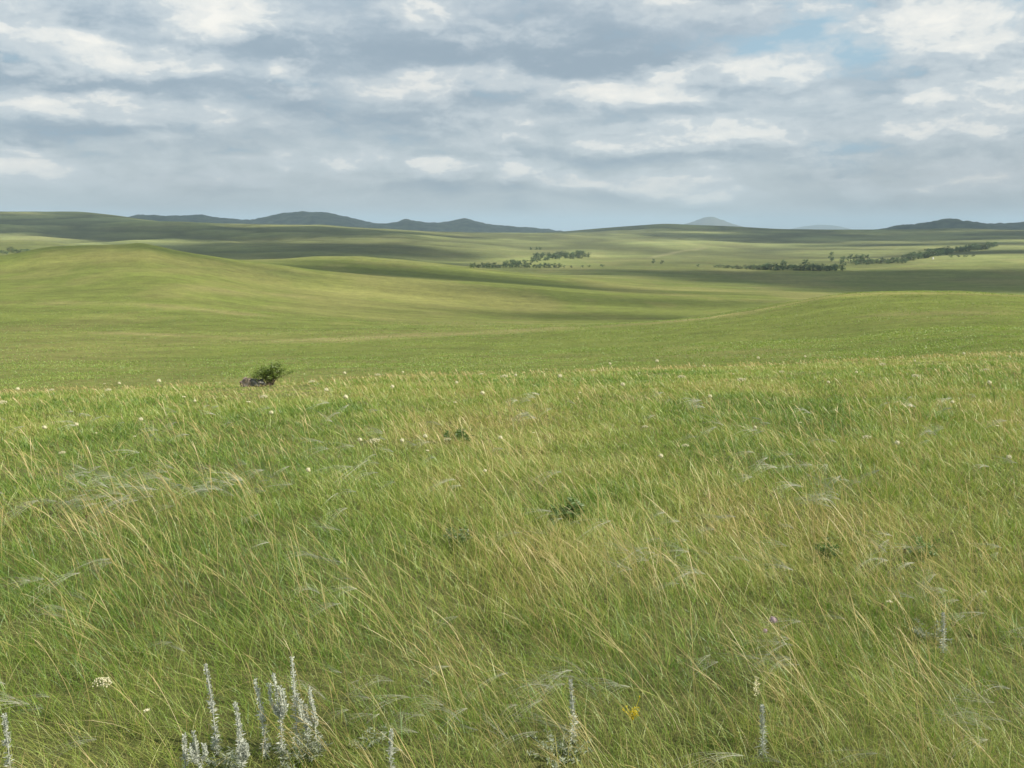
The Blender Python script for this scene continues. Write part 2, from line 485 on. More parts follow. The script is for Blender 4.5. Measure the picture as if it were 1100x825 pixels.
def grow(R, x, y, h, w, t, lean, K=4, spread=.35, dirn=-PI / 2 - .15, up=1.0, curl=1.6, ex=None):
    n = len(x)
    z = ground_z(x, y) - .01
    h = h * grazed(x, y)
    a = dirn + rng.normal(0, .5, n) + 2.6 * (fbm(x / .8 + 9, y / .8, 777, 3) - .5)   # lean heading (0 = +Y), most lean left
    lx, ly = np.sin(a), np.cos(a)
    lx = lx * lean + rng.normal(0, spread, n); ly = ly * lean + rng.normal(0, spread, n)
    if ex is not None: lx, ly = lx + ex[0], ly + ex[1]
    s = np.linspace(0, 1, K)
    nl = np.sqrt(1 + (lx ** 2 + ly ** 2))
    hh = (h / nl)[:, None]
    px = x[:, None] + lx[:, None] * hh * s[None] ** curl
    py = y[:, None] + ly[:, None] * hh * s[None] ** curl
    pz = z[:, None] + hh * up * (s[None] - .18 * s[None] ** 3 * np.clip(lean, 0, 1.5)[:, None] if hasattr(lean, '__len__') else s[None])
    pts = np.stack([px, py, pz], -1)
    yaw = rng.uniform(0, 2 * PI, n)
    side = np.stack([np.cos(yaw), np.sin(yaw), np.zeros(n)], -1)
    prof = np.interp(s, [0, .4, .8, 1], [.7, 1, .6, .08])
    wid = w[:, None] * .5 * prof[None]
    R.add(pts, side, wid, palette(np.clip(t, 0, 1)))


def patch(x, y):
    """how dry the meadow is here, 0..1"""
    return np.clip(.28 + 1.9 * (fbm(x / 2.6, y / 2.6, 201, 4) - .5) + .8 * (fbm(x / .7, y / .7, 233, 3) - .5), 0, 1)


grass = Ribbons()
# leafy under-storey and taller blades
x, y, r = sow(10500, 1.9, 34)
ex = np.zeros((2, len(x)))
tx, ty, tr = sow(560, 1.9, 34)                              # tussocks: blades spreading from a common root
m = 18
ox, oy = rng.normal(0, 1, (len(tx), m)), rng.normal(0, 1, (len(tx), m))
sg = (.028 + .0022 * tr) * rng.uniform(.6, 1.7, len(tx))
bx, by = (tx[:, None] + ox * sg[:, None]).ravel(), (ty[:, None] + oy * sg[:, None]).ravel()
tsz = np.repeat(rng.uniform(.75, 1.45, len(tx)), m); tdry = np.repeat(rng.normal(0, .13, len(tx)), m)
n0 = len(x)
x, y = np.concatenate([x, bx]), np.concatenate([y, by]); r = np.hypot(x, y)
ex = np.concatenate([ex, np.stack([ox.ravel(), oy.ravel()]) * .42], 1)
tsz = np.concatenate([np.full(n0, .8), tsz]); tdry = np.concatenate([np.zeros(n0), tdry])
pt = patch(x, y)
px_w = r / 984
w = np.maximum(.0013 * rng.uniform(.6, 1.7, len(x)), px_w * rng.uniform(.3, .72, len(x)))
broad = rng.random(len(x)) < .03
w = np.where(broad, np.maximum(w, .004), w)
tuft = fbm(x / .35, y / .35, 7, 3)
h = rng.uniform(.04, .15, len(x)) * tsz * (.5 + 1.0 * tuft) * (.7 + .7 * fbm(x / 3, y / 3, 19, 3)) * np.interp(r, [0, 5, 10, 22, 34], [.9, .82, .62, .32, .26])
t = pt * .6 + rng.normal(.15, .16, len(x)) + tdry
grow(grass, x, y, h, w, t, wind(x, y) * .55, spread=.55, ex=ex)
# fine pale blades above it
x, y, r = sow(4600, 1.9, 36)
pt = patch(x, y)
keep = rng.random(len(x)) < .25 + pt
x, y, r, pt = x[keep], y[keep], r[keep], pt[keep]
w = np.maximum(.0010, r / 984 * rng.uniform(.25, .6, len(x)))
h = rng.uniform(.09, .26, len(x)) * (.7 + .6 * fbm(x / 2.2, y / 2.2, 29, 3)) * np.interp(r, [0, 5, 10, 22, 34], [.92, .8, .56, .26, .22])
t = rng.normal(.50, .17, len(x)) + .35 * (pt - .3) - np.interp(r, [10, 24], [0, .1])
grow(grass, x, y, h, w, t, wind(x, y) * .95, K=5, spread=.55)
# old thatch lying over at all angles
x, y, r = sow(2600, 1.9, 20)
w = np.maximum(.0009, r / 984 * rng.uniform(.25, .5, len(x)))
h = rng.uniform(.10, .30, len(x)) * np.interp(r, [0, 8, 20], [1, .8, .5])
grow(grass, x, y, h, w, rng.normal(.50, .22, len(x)), np.full(len(x), 1.0), K=5, spread=1.1, curl=1.2)
# short cropped turf tufts on the slopes below
for rlo, rhi, n in ((60, 150, 1500), (150, 450, 520)):
    x, y, r = sow(n, rlo, rhi, half=.56, pad=4)
    x, y = x + rng.normal(0, .5, len(x)), y + rng.normal(0, .5, len(x))
    ct = fbm(x / 9, y / 9, 63, 4)
    keep = rng.random(len(x)) < np.clip((ct - .33) * 3, 0.25, 1) * np.interp(r, [60, 220, 430], [1, .8, .08])
    x, y, r, ct = x[keep], y[keep], r[keep], ct[keep]
    w = r / 984 * rng.uniform(.35, .85, len(x))
    h = rng.uniform(.05, .16, len(x)) * np.interp(r, [60, 400], [1, 1.8])
    grow(grass, x, y, h, w, rng.normal(.27, .13, len(x)) + .4 * (ct - .5), np.full(len(x), .6), K=3)
o = link('grass', grass.mesh('grass', M_GRASS)); tag(o, 'tall green steppe grass bent to the left by wind', 'grass', kind='stuff')

# dry stalks with drooping heads
dryg = Ribbons()


def stalks(x, y, hlo=.32, hhi=.55, tm=.9):
    n = len(x)
    r = np.hypot(x, y)
    z = ground_z(x, y)
    h = rng.uniform(hlo, hhi, n) * grazed(x, y) * np.interp(r, [0, 6, 12, 22], [.95, .86, .58, .34])
    a = -PI / 2 - .1 + rng.normal(0, .6, n) + 1.8 * (fbm(x / .8 + 9, y / .8, 777, 3) - .5)
    lean = np.clip(rng.normal(.6, .28, n), .08, 1.4)
    K = 7
    s = np.linspace(0, 1, K)
    nl = np.sqrt(1 + lean ** 2)
    hx = (h / nl)[:, None]
    off = hx * lean[:, None] * (s[None] ** 1.35)
    droop = rng.uniform(.0, .22, n)[:, None]
    pts = np.stack([x[:, None] + np.sin(a)[:, None] * off, y[:, None] + np.cos(a)[:, None] * off,
                    z[:, None] + hx * (s[None] - droop * s[None] ** 4)], -1)
    yaw = rng.normal(0, .6, n)
    side = np.stack([np.cos(yaw), np.sin(yaw), np.zeros(n)], -1)
    px = r / 984
    base = np.maximum(.00095, px * .29)
    prof = np.interp(s, [0, .55, .72, .86, 1], [1, .8, 1.5, 1.9, .2])
    col = palette(np.clip(rng.normal(tm, .07, n), 0, 1))
    dryg.add(pts, side, base[:, None] * .5 * prof[None] * rng.uniform(.8, 1.3, n)[:, None], col)
    # trailing awns from the head
    for q in range(2):
        m = rng.random(n) < .7
        b0 = pts[m, 4]; d = pts[m, 6] - pts[m, 4]
        L = rng.uniform(.6, 1.6, m.sum())[:, None]
        d = d + np.stack([rng.normal(-.02, .02, m.sum()), rng.normal(0, .03, m.sum()), rng.normal(0, .02, m.sum())], -1)
        ss = np.linspace(0, 1, 4)
        P_ = b0[:, None] + d[:, None] * L[:, None] * ss[None, :, None]
        P_[..., 2] -= .03 * ss[None] ** 2
        dryg.add(P_, side[m], np.repeat(np.maximum(.0009, px[m] * .25)[:, None] * .5, 4, 1) * np.array([1, 1, .8, .2])[None], col[m])


x, y, r = sow(500, 1.9, 36)
cl = fbm(x / .9 + 50, y / .9, 401, 3) * .6 + fbm(x / 3.5, y / 3.5, 431, 3) * .4
keep = rng.random(len(x)) < np.clip((cl - .44) * 5, .06, 1)
stalks(x[keep], y[keep], .22, .48, .86)
for px, py, n, sp in [(520, 760, 26, .10), (545, 800, 12, .06), (340, 690, 30, .22), (300, 640, 34, .3), (160, 720, 16, .14), (250, 800, 12, .1), (640, 690, 40, .2), (665, 720, 22, .12),
                      (885, 790, 30, .14), (960, 800, 14, .1), (1010, 820, 26, .07), (850, 650, 34, .3), (880, 620, 40, .3), (930, 600, 20, .25), (735, 780, 12, .1), (830, 800, 16, .1),
                      (60, 620, 44, .4), (130, 600, 44, .4), (30, 580, 60, .5), (200, 610, 40, .4), (1060, 700, 24, .2), (1080, 650, 40, .3), (560, 700, 18, .2), (430, 720, 20, .2),
                      (370, 815, 20, .06), (100, 770, 14, .1), (690, 650, 18, .2), (870, 560, 24, .3), (970, 690, 20, .2), (620, 640, 30, .3), (20, 720, 14, .1), (460, 640, 20, .25)]:
    c = at(px, py)
    stalks(c.x + rng.normal(0, sp, n), c.y + rng.normal(0, sp, n), .38, .6, .9)
# rim of dry seed heads along the brow of the meadow
x, y, r = sow(200, 14, 34)
keep = rng.random(len(x)) < np.clip((fbm(x / 5, y / 3, 451, 3) - .36) * 3.2, .1, 1)
stalks(x[keep], y[keep], .13, .26, .72)
o = link('dry_grass', dryg.mesh('dry_grass', M_GRASS)); tag(o, 'straw coloured grass stalks with drooping seed heads', 'grass', kind='stuff')

# silvery plumes of feather grass trailing down-wind
plume = Ribbons()


def plumes(cx, cy, n, L=.22, sp=.08, hz=(.10, .2)):
    np_ = max(1, n // 16); q = 11                             # each plume is a tail of fine hairs on its own stalk
    X = cx + rng.normal(0, sp, np_); Y = cy + rng.normal(0, sp * .8, np_)
    Z0 = ground_z(X, Y); Z = Z0 + rng.uniform(*hz, np_)
    A = -PI / 2 + rng.normal(0, .5, np_); l = rng.uniform(.6, 1.2, np_) * L
    up, cv, wb = rng.normal(.25, .25, np_), rng.uniform(.2, .7, np_), rng.normal(0, .4, np_)
    r = np.hypot(X, Y)
    col = np.array([.46, .47, .36])[None] * rng.uniform(.8, 1.15, np_)[:, None]
    K = 7; s = np.linspace(0, 1, K)
    # stalk
    sx = X + .5 * (Z - Z0)
    P_ = np.stack([sx[:, None] + (X - sx)[:, None] * s ** 1.4, np.repeat(Y[:, None], K, 1), Z0[:, None] + (Z - Z0)[:, None] * s], -1)
    wst = np.maximum(.0009, r / 984 * .3)
    plume.add(P_, np.tile(np.array([[1., 0, 0]]), (np_, 1)), np.repeat(wst[:, None] * .5, K, 1), palette(np.full(np_, .7)))
    rep = lambda v: np.repeat(v, q)
    N_ = np_ * q
    A2 = rep(A) + rng.normal(0, .2, N_); l2 = rep(l) * rng.uniform(.5, 1.3, N_)
    up2, cv2, wb2 = rep(up) + rng.normal(0, .15, N_), rep(cv) + rng.normal(0, .12, N_), rep(wb) + rng.normal(0, .1, N_)
    ca, sa = np.cos(A2), np.sin(A2)
    d1 = l2[:, None] * s; d2 = (wb2 * l2)[:, None] * s ** 2
    pts = np.stack([rep(X)[:, None] + sa[:, None] * d1 - ca[:, None] * d2 * .3, rep(Y)[:, None] + ca[:, None] * d1 + d2,
                    rep(Z)[:, None] + l2[:, None] * (up2[:, None] * s - cv2[:, None] * s ** 2)], -1)
    yaw = rng.normal(PI / 2, .8, N_)
    side = np.stack([np.cos(yaw) * .5, np.sin(yaw) * .5, np.full(N_, .8)], -1)
    w = rep(np.maximum(.00042, r / 984 * .12))
    plume.add(pts, side, w[:, None] * .5 * np.interp(s, [0, .4, 1], [.8, 1, .3])[None], np.repeat(col, q, 0))


x, y, r = sow(11, 2.2, 11)
for a_, b_, c_ in zip(x, y, r):
    plumes(a_, b_, int(rng.integers(10, 60)), .19, .05 + c_ * .004)
for px, py, n, L, sp in [(1060, 812, 60, .3, .06), (845, 735, 60, .28, .05), (600, 800, 90, .24, .1), (375, 790, 40, .2, .06), (420, 800, 40, .2, .06), (700, 640, 50, .3, .15), (95, 545, 140, .34, .3),
                         (180, 545, 120, .34, .35), (245, 550, 80, .34, .3), (740, 640, 50, .25, .1), (30, 800, 40, .22, .08), (480, 815, 40, .2, .08), (850, 540, 70, .3, .25), (1000, 665, 40, .25, .1),
                         (620, 600, 40, .25, .15), (760, 590, 60, .3, .2)]:
    c = at(px, py); plumes(c.x, c.y, int(n * 2.6), L * .75, sp * .9, (.05, .24))
o = link('feather_grass', plume.mesh('feather_grass', M_GRASS)); tag(o, 'silvery feather grass plumes trailing in the wind', 'grass', kind='stuff')

# ------------------------------------------------------------------ small plants: shapes
def tube(bm, pts, rad, n=5):
    rings = []
    for i, p in enumerate(pts):
        p = Vector(p)
        d = (Vector(pts[min(i + 1, len(pts) - 1)]) - Vector(pts[max(i - 1, 0)])).normalized()
        u = d.orthogonal().normalized(); v = d.cross(u)
        rr = rad[i] if hasattr(rad, '__len__') else rad
        rings.append([bm.verts.new(p + (u * math.cos(2 * PI * k / n) + v * math.sin(2 * PI * k / n)) * rr) for k in range(n)])
    for a, b in zip(rings[:-1], rings[1:]):
        for k in range(n):
            bm.faces.new((a[k], a[(k + 1) % n], b[(k + 1) % n], b[k]))


def leaf(bm, p, d, L, W, droop=.2, nrm=None):
    p = Vector(p); d = Vector(d).normalized()
    s = d.cross(Vector(nrm) if nrm else Vector((random.gauss(0, 1), random.gauss(0, 1), random.gauss(0, 1))))
    if s.length < 1e-4: s = d.orthogonal()
    s.normalize()
    dn = Vector((0, 0, -droop * L))
    v = [bm.verts.new(p), bm.verts.new(p + d * L * .5 + s * W * .5 + dn * .3), bm.verts.new(p + d * L + dn), bm.verts.new(p + d * L * .5 - s * W * .5 + dn * .3)]
    bm.faces.new(v)


def bobj(name, bm, mat, parent=None, smooth=True):
    me = bpy.data.meshes.new(name); bm.to_mesh(me); bm.free()
    me.materials.append(mat)
    if smooth:
        for p in me.polygons: p.use_smooth = True
    return link(name, me, parent)


def rdir(zlo=-1, zhi=1):
    z = random.uniform(zlo, zhi); a = random.uniform(0, 2 * PI); q = math.sqrt(1 - z * z)
    return Vector((q * math.cos(a), q * math.sin(a), z))


def lump(bm, c, r, n=2, jit=.25):
    b2 = bmesh.ops.create_icosphere(bm, subdivisions=n, radius=1)
    sd = random.uniform(0, 99)
    for v in b2['verts']:
        k = 1 + jit * mnoise.noise(v.co * 1.7 + Vector((sd, 0, 0)))
        v.co = Vector((v.co.x * r[0] * k, v.co.y * r[1] * k, v.co.z * r[2] * k)) + Vector(c)


# silver wormwood: stem, basal leaves, woolly flower spike
def wormwood(loc, h, label, branchy=False, group='silver wormwood spikes in the clump'):
    t = thing('silver_wormwood', loc, label, 'plant', group, random.uniform(-.5, .5))
    lx, ly = random.uniform(-.12, .05) * h, random.uniform(-.08, .08) * h
    ax = lambda s: Vector((lx * s * s, ly * s * s, h * s))
    bm = bmesh.new(); tube(bm, [ax(s) for s in (0, .3, .6, .85, 1)], [.0022, .002, .0018, .0014, .0008]); bobj('stem', bm, M_SILVER, t)
    bm = bmesh.new()
    for i in range(int(120 * h / .28)):
        s = random.uniform(.05, .62)
        d = rdir(-.1, .8); leaf(bm, ax(s), d, random.uniform(.010, .024), random.uniform(.0025, .005), .1)
    for i in range(60):
        d = rdir(0, .8); leaf(bm, ax(random.uniform(0, .2)), d, random.uniform(.012, .03), random.uniform(.002, .004), .3)
    bobj('leaf_tufts', bm, M_SILVER, t, False)
    bm = bmesh.new()
    tops = [(ax, .5)]
    if branchy:
        for q in range(3):
            bx, by = random.uniform(-.03, .03), random.uniform(-.03, .03)
            tops.append((lambda s, bx=bx, by=by: ax(s) * 1 + Vector((bx, by, -.04)) * min(1, (s - .45) * 3), .55))
    for f, s0 in tops:
        K_ = 16                                              # felted core with woolly bud clusters on it
        tube(bm, [f(s0 + (1 - s0) * q_ / K_) for q_ in range(K_ + 1)], [  .0043 * random.uniform(.55, 1.15) * (1 - .6 * q_ / K_) for q_ in range(K_)] + [.0008], 6)
        for i in range(230):
            s = random.uniform(s0, 1)
            k = .0082 * (1 - .5 * (s - s0) / (1 - s0)) * random.uniform(.45, 1) * (1 if math.sin(s * 70 + lx * 900) > -.4 else .55)
            d = rdir(-.3, .9); p = f(s) + Vector((d.x, d.y, d.z * .5)) * k
            leaf(bm, p, (d + Vector((0, 0, .7))).normalized(), random.uniform(.004, .009), random.uniform(.003, .005), 0)
    bobj('flower_spike', bm, M_SILVER, t, False)
    return t


WW = [  # px, base py, top py, label
    (233, 812, 716, 'tall thin silver wormwood spike standing alone at the left of the clump', False),
    (260, 818, 752, 'short silver wormwood spike with pinkish bare stem, right of the tall lone one', False),
    (286, 815, 730, 'slender silver wormwood spike in the middle of the clump', False),
    (304, 818, 722, 'thick forked silver wormwood spike, bushiest of the tall ones', True),
    (320, 812, 709, 'silver wormwood spike reaching highest at the back of the clump', False),
    (331, 812, 758, 'small silver wormwood spike between the tallest and the broad one', False),
    (341, 815, 741, 'broad blunt silver wormwood spike at the right end of the clump', True),
    (200, 842, 790, 'short silver wormwood tip at the bottom left of the clump', False),
    (216, 848, 785, 'woolly silver wormwood top low at the left of the clump', True),
    (262, 846, 783, 'woolly silver wormwood top low in the middle of the clump', True),
    (12, 838, 765, 'grey wormwood spike by itself at the left picture edge', False),
    (616, 800, 729, 'single pale wormwood spike rising from a silvery cushion', False),
    (819, 812, 757, 'thin grey wormwood spike among the right foreground stalks', False),
    (1013, 702, 660, 'grey wormwood spike in the right meadow beside silvery leaves', False),
    (420, 838, 786, 'stubby grey wormwood spike near the bottom centre left', False),
]
for px, pb, pt_, lab, br in WW:
    c = at(px, pb)
    r = math.hypot(c.x, c.y)
    h = (ray(px, pt_)[2] - ray(px, pb)[2]) * r
    wormwood(c, h, lab, br, 'silver wormwood spikes')


# grey leafy cushions
def cushion(name, loc, rad, h, label, mat, n=420, group=None, cat='plant', ls=(.010, .024)):
    t = thing(name, loc, label, cat, group)
    bm = bmesh.new(); b2 = bmesh.new()
    for i in range(max(10, n // 22)):
        a = random.uniform(0, 2 * PI); q = rad * math.sqrt(random.random())
        e = Vector((q * math.cos(a), q * math.sin(a), h * random.uniform(.45, 1) * (1 - .5 * (q / rad) ** 2)))
        b = Vector((e.x * .3, e.y * .3, -.01))
        tube(b2, [b, b.lerp(e, .5) + Vector((0, 0, h * .1)), e], [.0025, .002, .001], 4)
        for k in range(22):
            s = random.uniform(.35, 1.02)
            leaf(bm, b.lerp(e, s) + Vector((0, 0, h * .1 * math.sin(s * 3))), rdir(-.1, .9), random.uniform(*ls), random.uniform(.25, .42) * ls[0], .15)
    bobj('stems', b2, M_STEM, t); bobj('leaves', bm, mat, t, False)
    return t


cushion('silver_leaf_plant', at(325, 822), .10, .12, 'silvery leaf cushion under the wormwood spikes', M_SILVER2, 500)
cushion('silver_leaf_plant', at(240, 838), .09, .10, 'grey leaf cushion at the bottom edge below the left spikes', M_SILVER2, 400)
cushion('silver_leaf_plant', at(600, 815), .12, .09, 'low silvery cushion at the foot of the single pale spike', M_SILVER2, 500)
cushion('silver_leaf_plant', at(1000, 690), .09, .10, 'small silvery plant beside the grey spike in the right meadow', M_SILVER2, 260)
cushion('silver_leaf_plant', at(400, 805), .07, .08, 'small grey leaf cushion at the bottom centre left', M_SILVER2, 260)
cushion('dark_green_weed', at(610, 562), .10, .16, 'dark green leafy tuft in the middle of the meadow', M_DARKLEAF, 420, ls=(.03, .06))
cushion('dark_green_weed', at(491, 476), .16, .15, 'dark green mound of leaves far out in the meadow', M_DARKLEAF, 300, ls=(.03, .07))
cushion('dark_green_weed', at(886, 607), .055, .20, 'upright dark leaved weed among the tan stalks at right', M_DARKLEAF, 260, ls=(.02, .04))
cushion('dark_green_weed', at(990, 600), .10, .15, 'straggling dark weed with seed heads at far right', M_DARKLEAF, 300, ls=(.018, .035))
cushion('dark_green_weed', at(495, 590), .11, .13, 'grey and dark leaved weed left of the meadow middle', M_DARKLEAF, 260, ls=(.018, .04))
cushion('silver_leaf_plant', at(488, 588), .10, .14, 'silver leaved weed mixed into the dark one', M_SILVER2, 120)


# flowers
def flower(loc, h, head, mat, label, cat='flower', group=None, kind='daisy', name='cream_flower'):
    t = thing(name, loc, label, cat, group, random.uniform(-.5, .5))
    lean = Vector((-h * random.uniform(.15, .35), random.uniform(-.05, .05) * h, 0))
    top = Vector((lean.x, lean.y, h))
    bm = bmesh.new(); tube(bm, [(0, 0, -.02), (lean.x * .3, lean.y * .3, h * .5), top], [.002, .0017, .0014], 4)
    if kind == 'umbel':
        for i in range(9):
            tube(bm, [top, top + Vector((random.gauss(0, .4), random.gauss(0, .4), .45)) * head], .0009, 3)
    bobj('stem', bm, M_STEM, t)
    bm = bmesh.new()
    if kind == 'umbel':
        for i in range(90):
            q = head * math.sqrt(random.random()); a = random.uniform(0, 2 * PI)
            lump(bm, top + Vector((q * math.cos(a), q * math.sin(a) * .8, head * random.uniform(.35, .75) - q * .35)), (head * random.uniform(.05, .095),) * 3, 1, .4)
    elif kind == 'ball':
        lump(bm, top, (head * .45, head * .45, head * .42), 2, .3)
        for i in range(70):
            d = rdir(-.6, 1); leaf(bm, top + d * head * .35, d, head * .3, head * .09, 0)
    elif kind == 'spike':
        for i in range(80):
            s = random.random(); d = rdir(-.1, 1)
            leaf(bm, top + Vector((0, 0, (s - .5) * head * 2)) + d * head * .18 * (1 - abs(s - .5)), d, head * .28, head * .16, 0)
    elif kind == 'spray':
        for i in range(26):
            p = top + Vector((random.gauss(0, .5), random.gauss(0, .5), random.gauss(0, .45))) * head
            tube(bm, [top - Vector((0, 0, head * .9)), top.lerp(p, .6) - Vector((0, 0, head * .2)), p], [.0008, .0007, .0006], 3)
            for k in range(4):
                leaf(bm, p, rdir(.0, 1), head * .22, head * .16, 0)
    else:
        for i in range(13):
            a = 2 * PI * i / 13; d = Vector((math.cos(a), math.sin(a) * .9, random.uniform(.1, .6)))
            leaf(bm, top, d, head * .55, head * .24, .1, (0, 0, 1))
        lump(bm, top + Vector((0, 0, head * .12)), (head * .2, head * .2, head * .16), 1, .2)
    bobj('flower_head', bm, mat, t, False)
    return t


def hgt(px, pb, pt_):
    c = at(px, pb); return c, (ray(px, pt_)[2] - ray(px, pb)[2]) * math.hypot(c.x, c.y)


c, h = hgt(131, 795, 738); flower(c, h, .034, M_CREAM, 'largest cream flower umbel low in the left foreground', kind='umbel', name='cream_umbel')
c, h = hgt(173, 800, 762); flower(c, h, .024, M_CREAM, 'small white flower just right of and below the cream umbel', kind='daisy', name='white_flower')
c, h = hgt(960, 676, 647); flower(c, h, .03, M_CREAM, 'white flower in the right meadow beside a brown seed stalk', kind='daisy', name='white_flower')
c, h = hgt(820, 775, 738); flower(c, h, .03, M_CREAM, 'upright white plume beside arching tan stalks at right', kind='spike', name='white_plume')
c, h = hgt(694, 815, 770); flower(c, h, .027, M_YELLOW, 'yellow flowering sprig at the bottom right of centre', kind='spray', name='yellow_flower')
c, h = hgt(840, 695, 667); flower(c, h, .028, M_PINK, 'mauve pink clover like flower in the right meadow', kind='ball', name='pink_flower')
c, h = hgt(830, 705, 679); flower(c, h, .018, M_PINK, 'smaller mauve bud below the pink clover like flower', kind='ball', name='pink_flower')
for px, pb, pt_, lab in [(950, 610, 591, 'brown seed head on a thin stalk in the right meadow, left of two'), (974, 612, 593, 'brown seed head on a thin stalk in the right meadow, right of two'), (950, 672, 652, 'dark brown seed stalk next to the white flower at right'),
                         (117, 635, 558, 'tall dark stalk standing straight in the left meadow'), (940, 560, 528, 'dark upright stalk above the tan clump at right'), (288, 585, 545, 'thin reddish seed stalk in the dry grass at left')]:
    c, h = hgt(px, pb, pt_); flower(c, h, .016, M_BROWNHEAD, lab, 'plant', None, 'spike', 'seed_stalk')

# the many small cream flowers dotted over the meadow
dots = [(117, 425), (135, 424), (122, 436), (94, 479), (108, 481), (162, 470), (73, 505), (217, 445), (275, 461), (300, 462), (290, 448), (340, 534), (150, 486), (55, 480), (12, 458),
        (382, 454), (494, 454), (394, 493), (410, 502), (441, 499), (464, 508), (466, 491), (486, 490), (529, 525), (577, 481), (545, 490), (547, 426), (528, 447), (627, 441), (677, 433), (697, 474), (720, 518),
        (862, 471), (983, 454), (935, 493), (969, 503), (1075, 481), (1093, 516), (741, 499), (818, 478),
        (330, 411), (375, 415), (410, 417), (438, 410), (470, 420), (497, 424), (520, 413), (560, 418), (590, 410), (610, 424), (640, 409), (660, 405), (690, 417), (712, 402), (735, 424), (760, 402), (790, 416), (820, 397), (842, 412), (870, 396),
        (905, 399), (925, 412), (950, 408), (985, 398), (1012, 405), (1040, 392), (1062, 410), (1088, 392), (945, 391), (895, 424), (985, 425), (1070, 436), (240, 421), (180, 428), (60, 432), (30, 438), (205, 452), (360, 438), (340, 425), (430, 436), (580, 450), (770, 444), (800, 432), (1030, 452)]
proto = []
for q in range(4):
    proto.append(None)
for i, (px, py) in enumerate(dots):
    c = at(px, py + 5)
    r = math.hypot(c.x, c.y)
    near = py > 468
    hd = .034 if near else .042
    lab = ('cream flower head nodding in the middle distance of the meadow' if near else 'tiny cream flower dotting the far brow of the meadow')
    grp = 'cream flowers in the mid meadow' if near else 'tiny cream flowers on the meadow brow'
    k = i % 4
    h = .18 + .06 * random.random() + r * .004
    if proto[k] is None:
        proto[k] = flower(c, .24, hd, M_CREAM, lab, group=grp, kind=['daisy', 'ball', 'umbel', 'ball'][k])
    else:
        dup(proto[k], c, random.uniform(-.6, .6), random.uniform(.75, 1.15) * (.85 if near else 1.1), lab, grp)

# ------------------------------------------------------------------ shrub and stones on the brow
sb = SHRUB.copy()
rs = math.hypot(sb.x, sb.y)
u = rs / FPX                                               # metres per photo pixel there
print('shrub distance', rs)
t = thing('shrub', sb + Vector((0, 0, .04)), 'small dark green shrub growing beside grey stones on the brow of the meadow', 'shrub')
bm = bmesh.new(); bl = bmesh.new()
for i in range(46):
    a = random.uniform(0, 2 * PI); q = random.uniform(.1, 1) ** .8
    ex = 24 * u * q * math.cos(a) + 3 * u; ey = 16 * u * q * math.sin(a)
    ez = (21 - 11 * q * q + random.uniform(-3, 3)) * u
    e = Vector((ex, ey, max(ez, 5 * u)))
    b = Vector((random.gauss(0, 3), random.gauss(0, 3), -.5)) * u
    mid = b.lerp(e, .5) + Vector((random.gauss(0, 1.5) * u, random.gauss(0, 1.5) * u, 2 * u))
    tube(bm, [b, mid, e], [.006, .004, .0015], 4)
    for k in range(80):
        s = random.uniform(.25, 1.04) ** .8
        p = b.lerp(mid, s * 2) if s < .5 else mid.lerp(e, s * 2 - 1)
        leaf(bl, p + rdir() * 1.6 * u, rdir(-.2, 1), random.uniform(1.0, 2.4) * u, random.uniform(.6, 1.1) * u, .1)
bobj('stems', bm, M_BARK, t); bobj('foliage', bl, M_SHRUB, t, False)


def stone(c, r, label, mat, name='stone', rz=0, jit=.5):
    bm = bmesh.new(); lump(bm, (0, 0, 0), r, 4, jit)
    for v in bm.verts:
        v.co += v.co.normalized() * min(r) * .22 * mnoise.noise(v.co / min(r) * 2.3)
        if v.co.z < -r[2] * .4: v.co.z = -r[2] * .4
    o = bobj(name, bm, mat); o.location = c; o.rotation_euler = (0, 0, rz)
    return tag(o, label, 'stone', 'stones beside the shrub')


M_ST1 = rough_mat('lichen_grey_stone', (.035, .035, .03), (.30, .29, .26), 9, .8)
M_ST2 = rough_mat('pinkish_stone', (.17, .125, .095), (.42, .34, .27), 8, .8)
for ox, oy, rx, rz_, lab, mt in [(-25, -1, 6.0, 6.0, 'pinkish stone at the left end, farthest from the shrub', M_ST2),
                                 (-18, 1, 5.5, 6.0, 'grey lichen stone next to the pinkish one', M_ST1),
                                 (-11, -1, 6.5, 5.5, 'long dark grey stone half under the shrub', M_ST1)]:
    c = Vector((sb.x + ox * u, sb.y + oy * u, 0)); c.z = float(ground_z(c.x, c.y))
    stone(c + Vector((0, 0, rz_ * u * .55)), (rx * u, rx * u * .8, rz_ * u), lab, mt, 'stone', random.uniform(-.3, .3))

# ------------------------------------------------------------------ trees in the valley
def tree_mesh(seed, H, W, trunk_h, n, ls, tall=1.0):
    random.seed(seed)
    bt = bmesh.new(); bc = bmesh.new()
    tube(bt, [(0, 0, -.5), (0, 0, trunk_h), (.1, .05, H * .7)], [H * .028, H * .022, H * .008], 6)
    for i in range(int(9 + n / 90)):
        a = random.uniform(0, 2 * PI); zz = random.uniform(trunk_h * .9, H * .9)
        k = math.sin(min(1, max(.12, (zz - trunk_h * .6) / (H - trunk_h * .6))) * PI * .92) ** .6
        q = W * .5 * k * random.uniform(.2, 1)
        c = Vector((q * math.cos(a), q * math.sin(a), zz))
        tube(bt, [(0, 0, min(zz * .75, H * .6)), c], [H * .010, H * .003], 4)
        rr = W * random.uniform(.14, .25)
        for j in range(int(n / 9)):
            d = rdir(); p = c + Vector((d.x * rr, d.y * rr, d.z * rr * .8)) * random.random() ** .4
            leaf(bc, p, rdir(-.4, 1), ls * random.uniform(.5, 1.3), ls * random.uniform(.4, .8), .1)
    mt = bpy.data.meshes.new('trunk'); bt.to_mesh(mt); bt.free(); mt.materials.append(M_BARK)
    mc = bpy.data.meshes.new('crown'); bc.to_mesh(mc); bc.free()
    return mt, mc


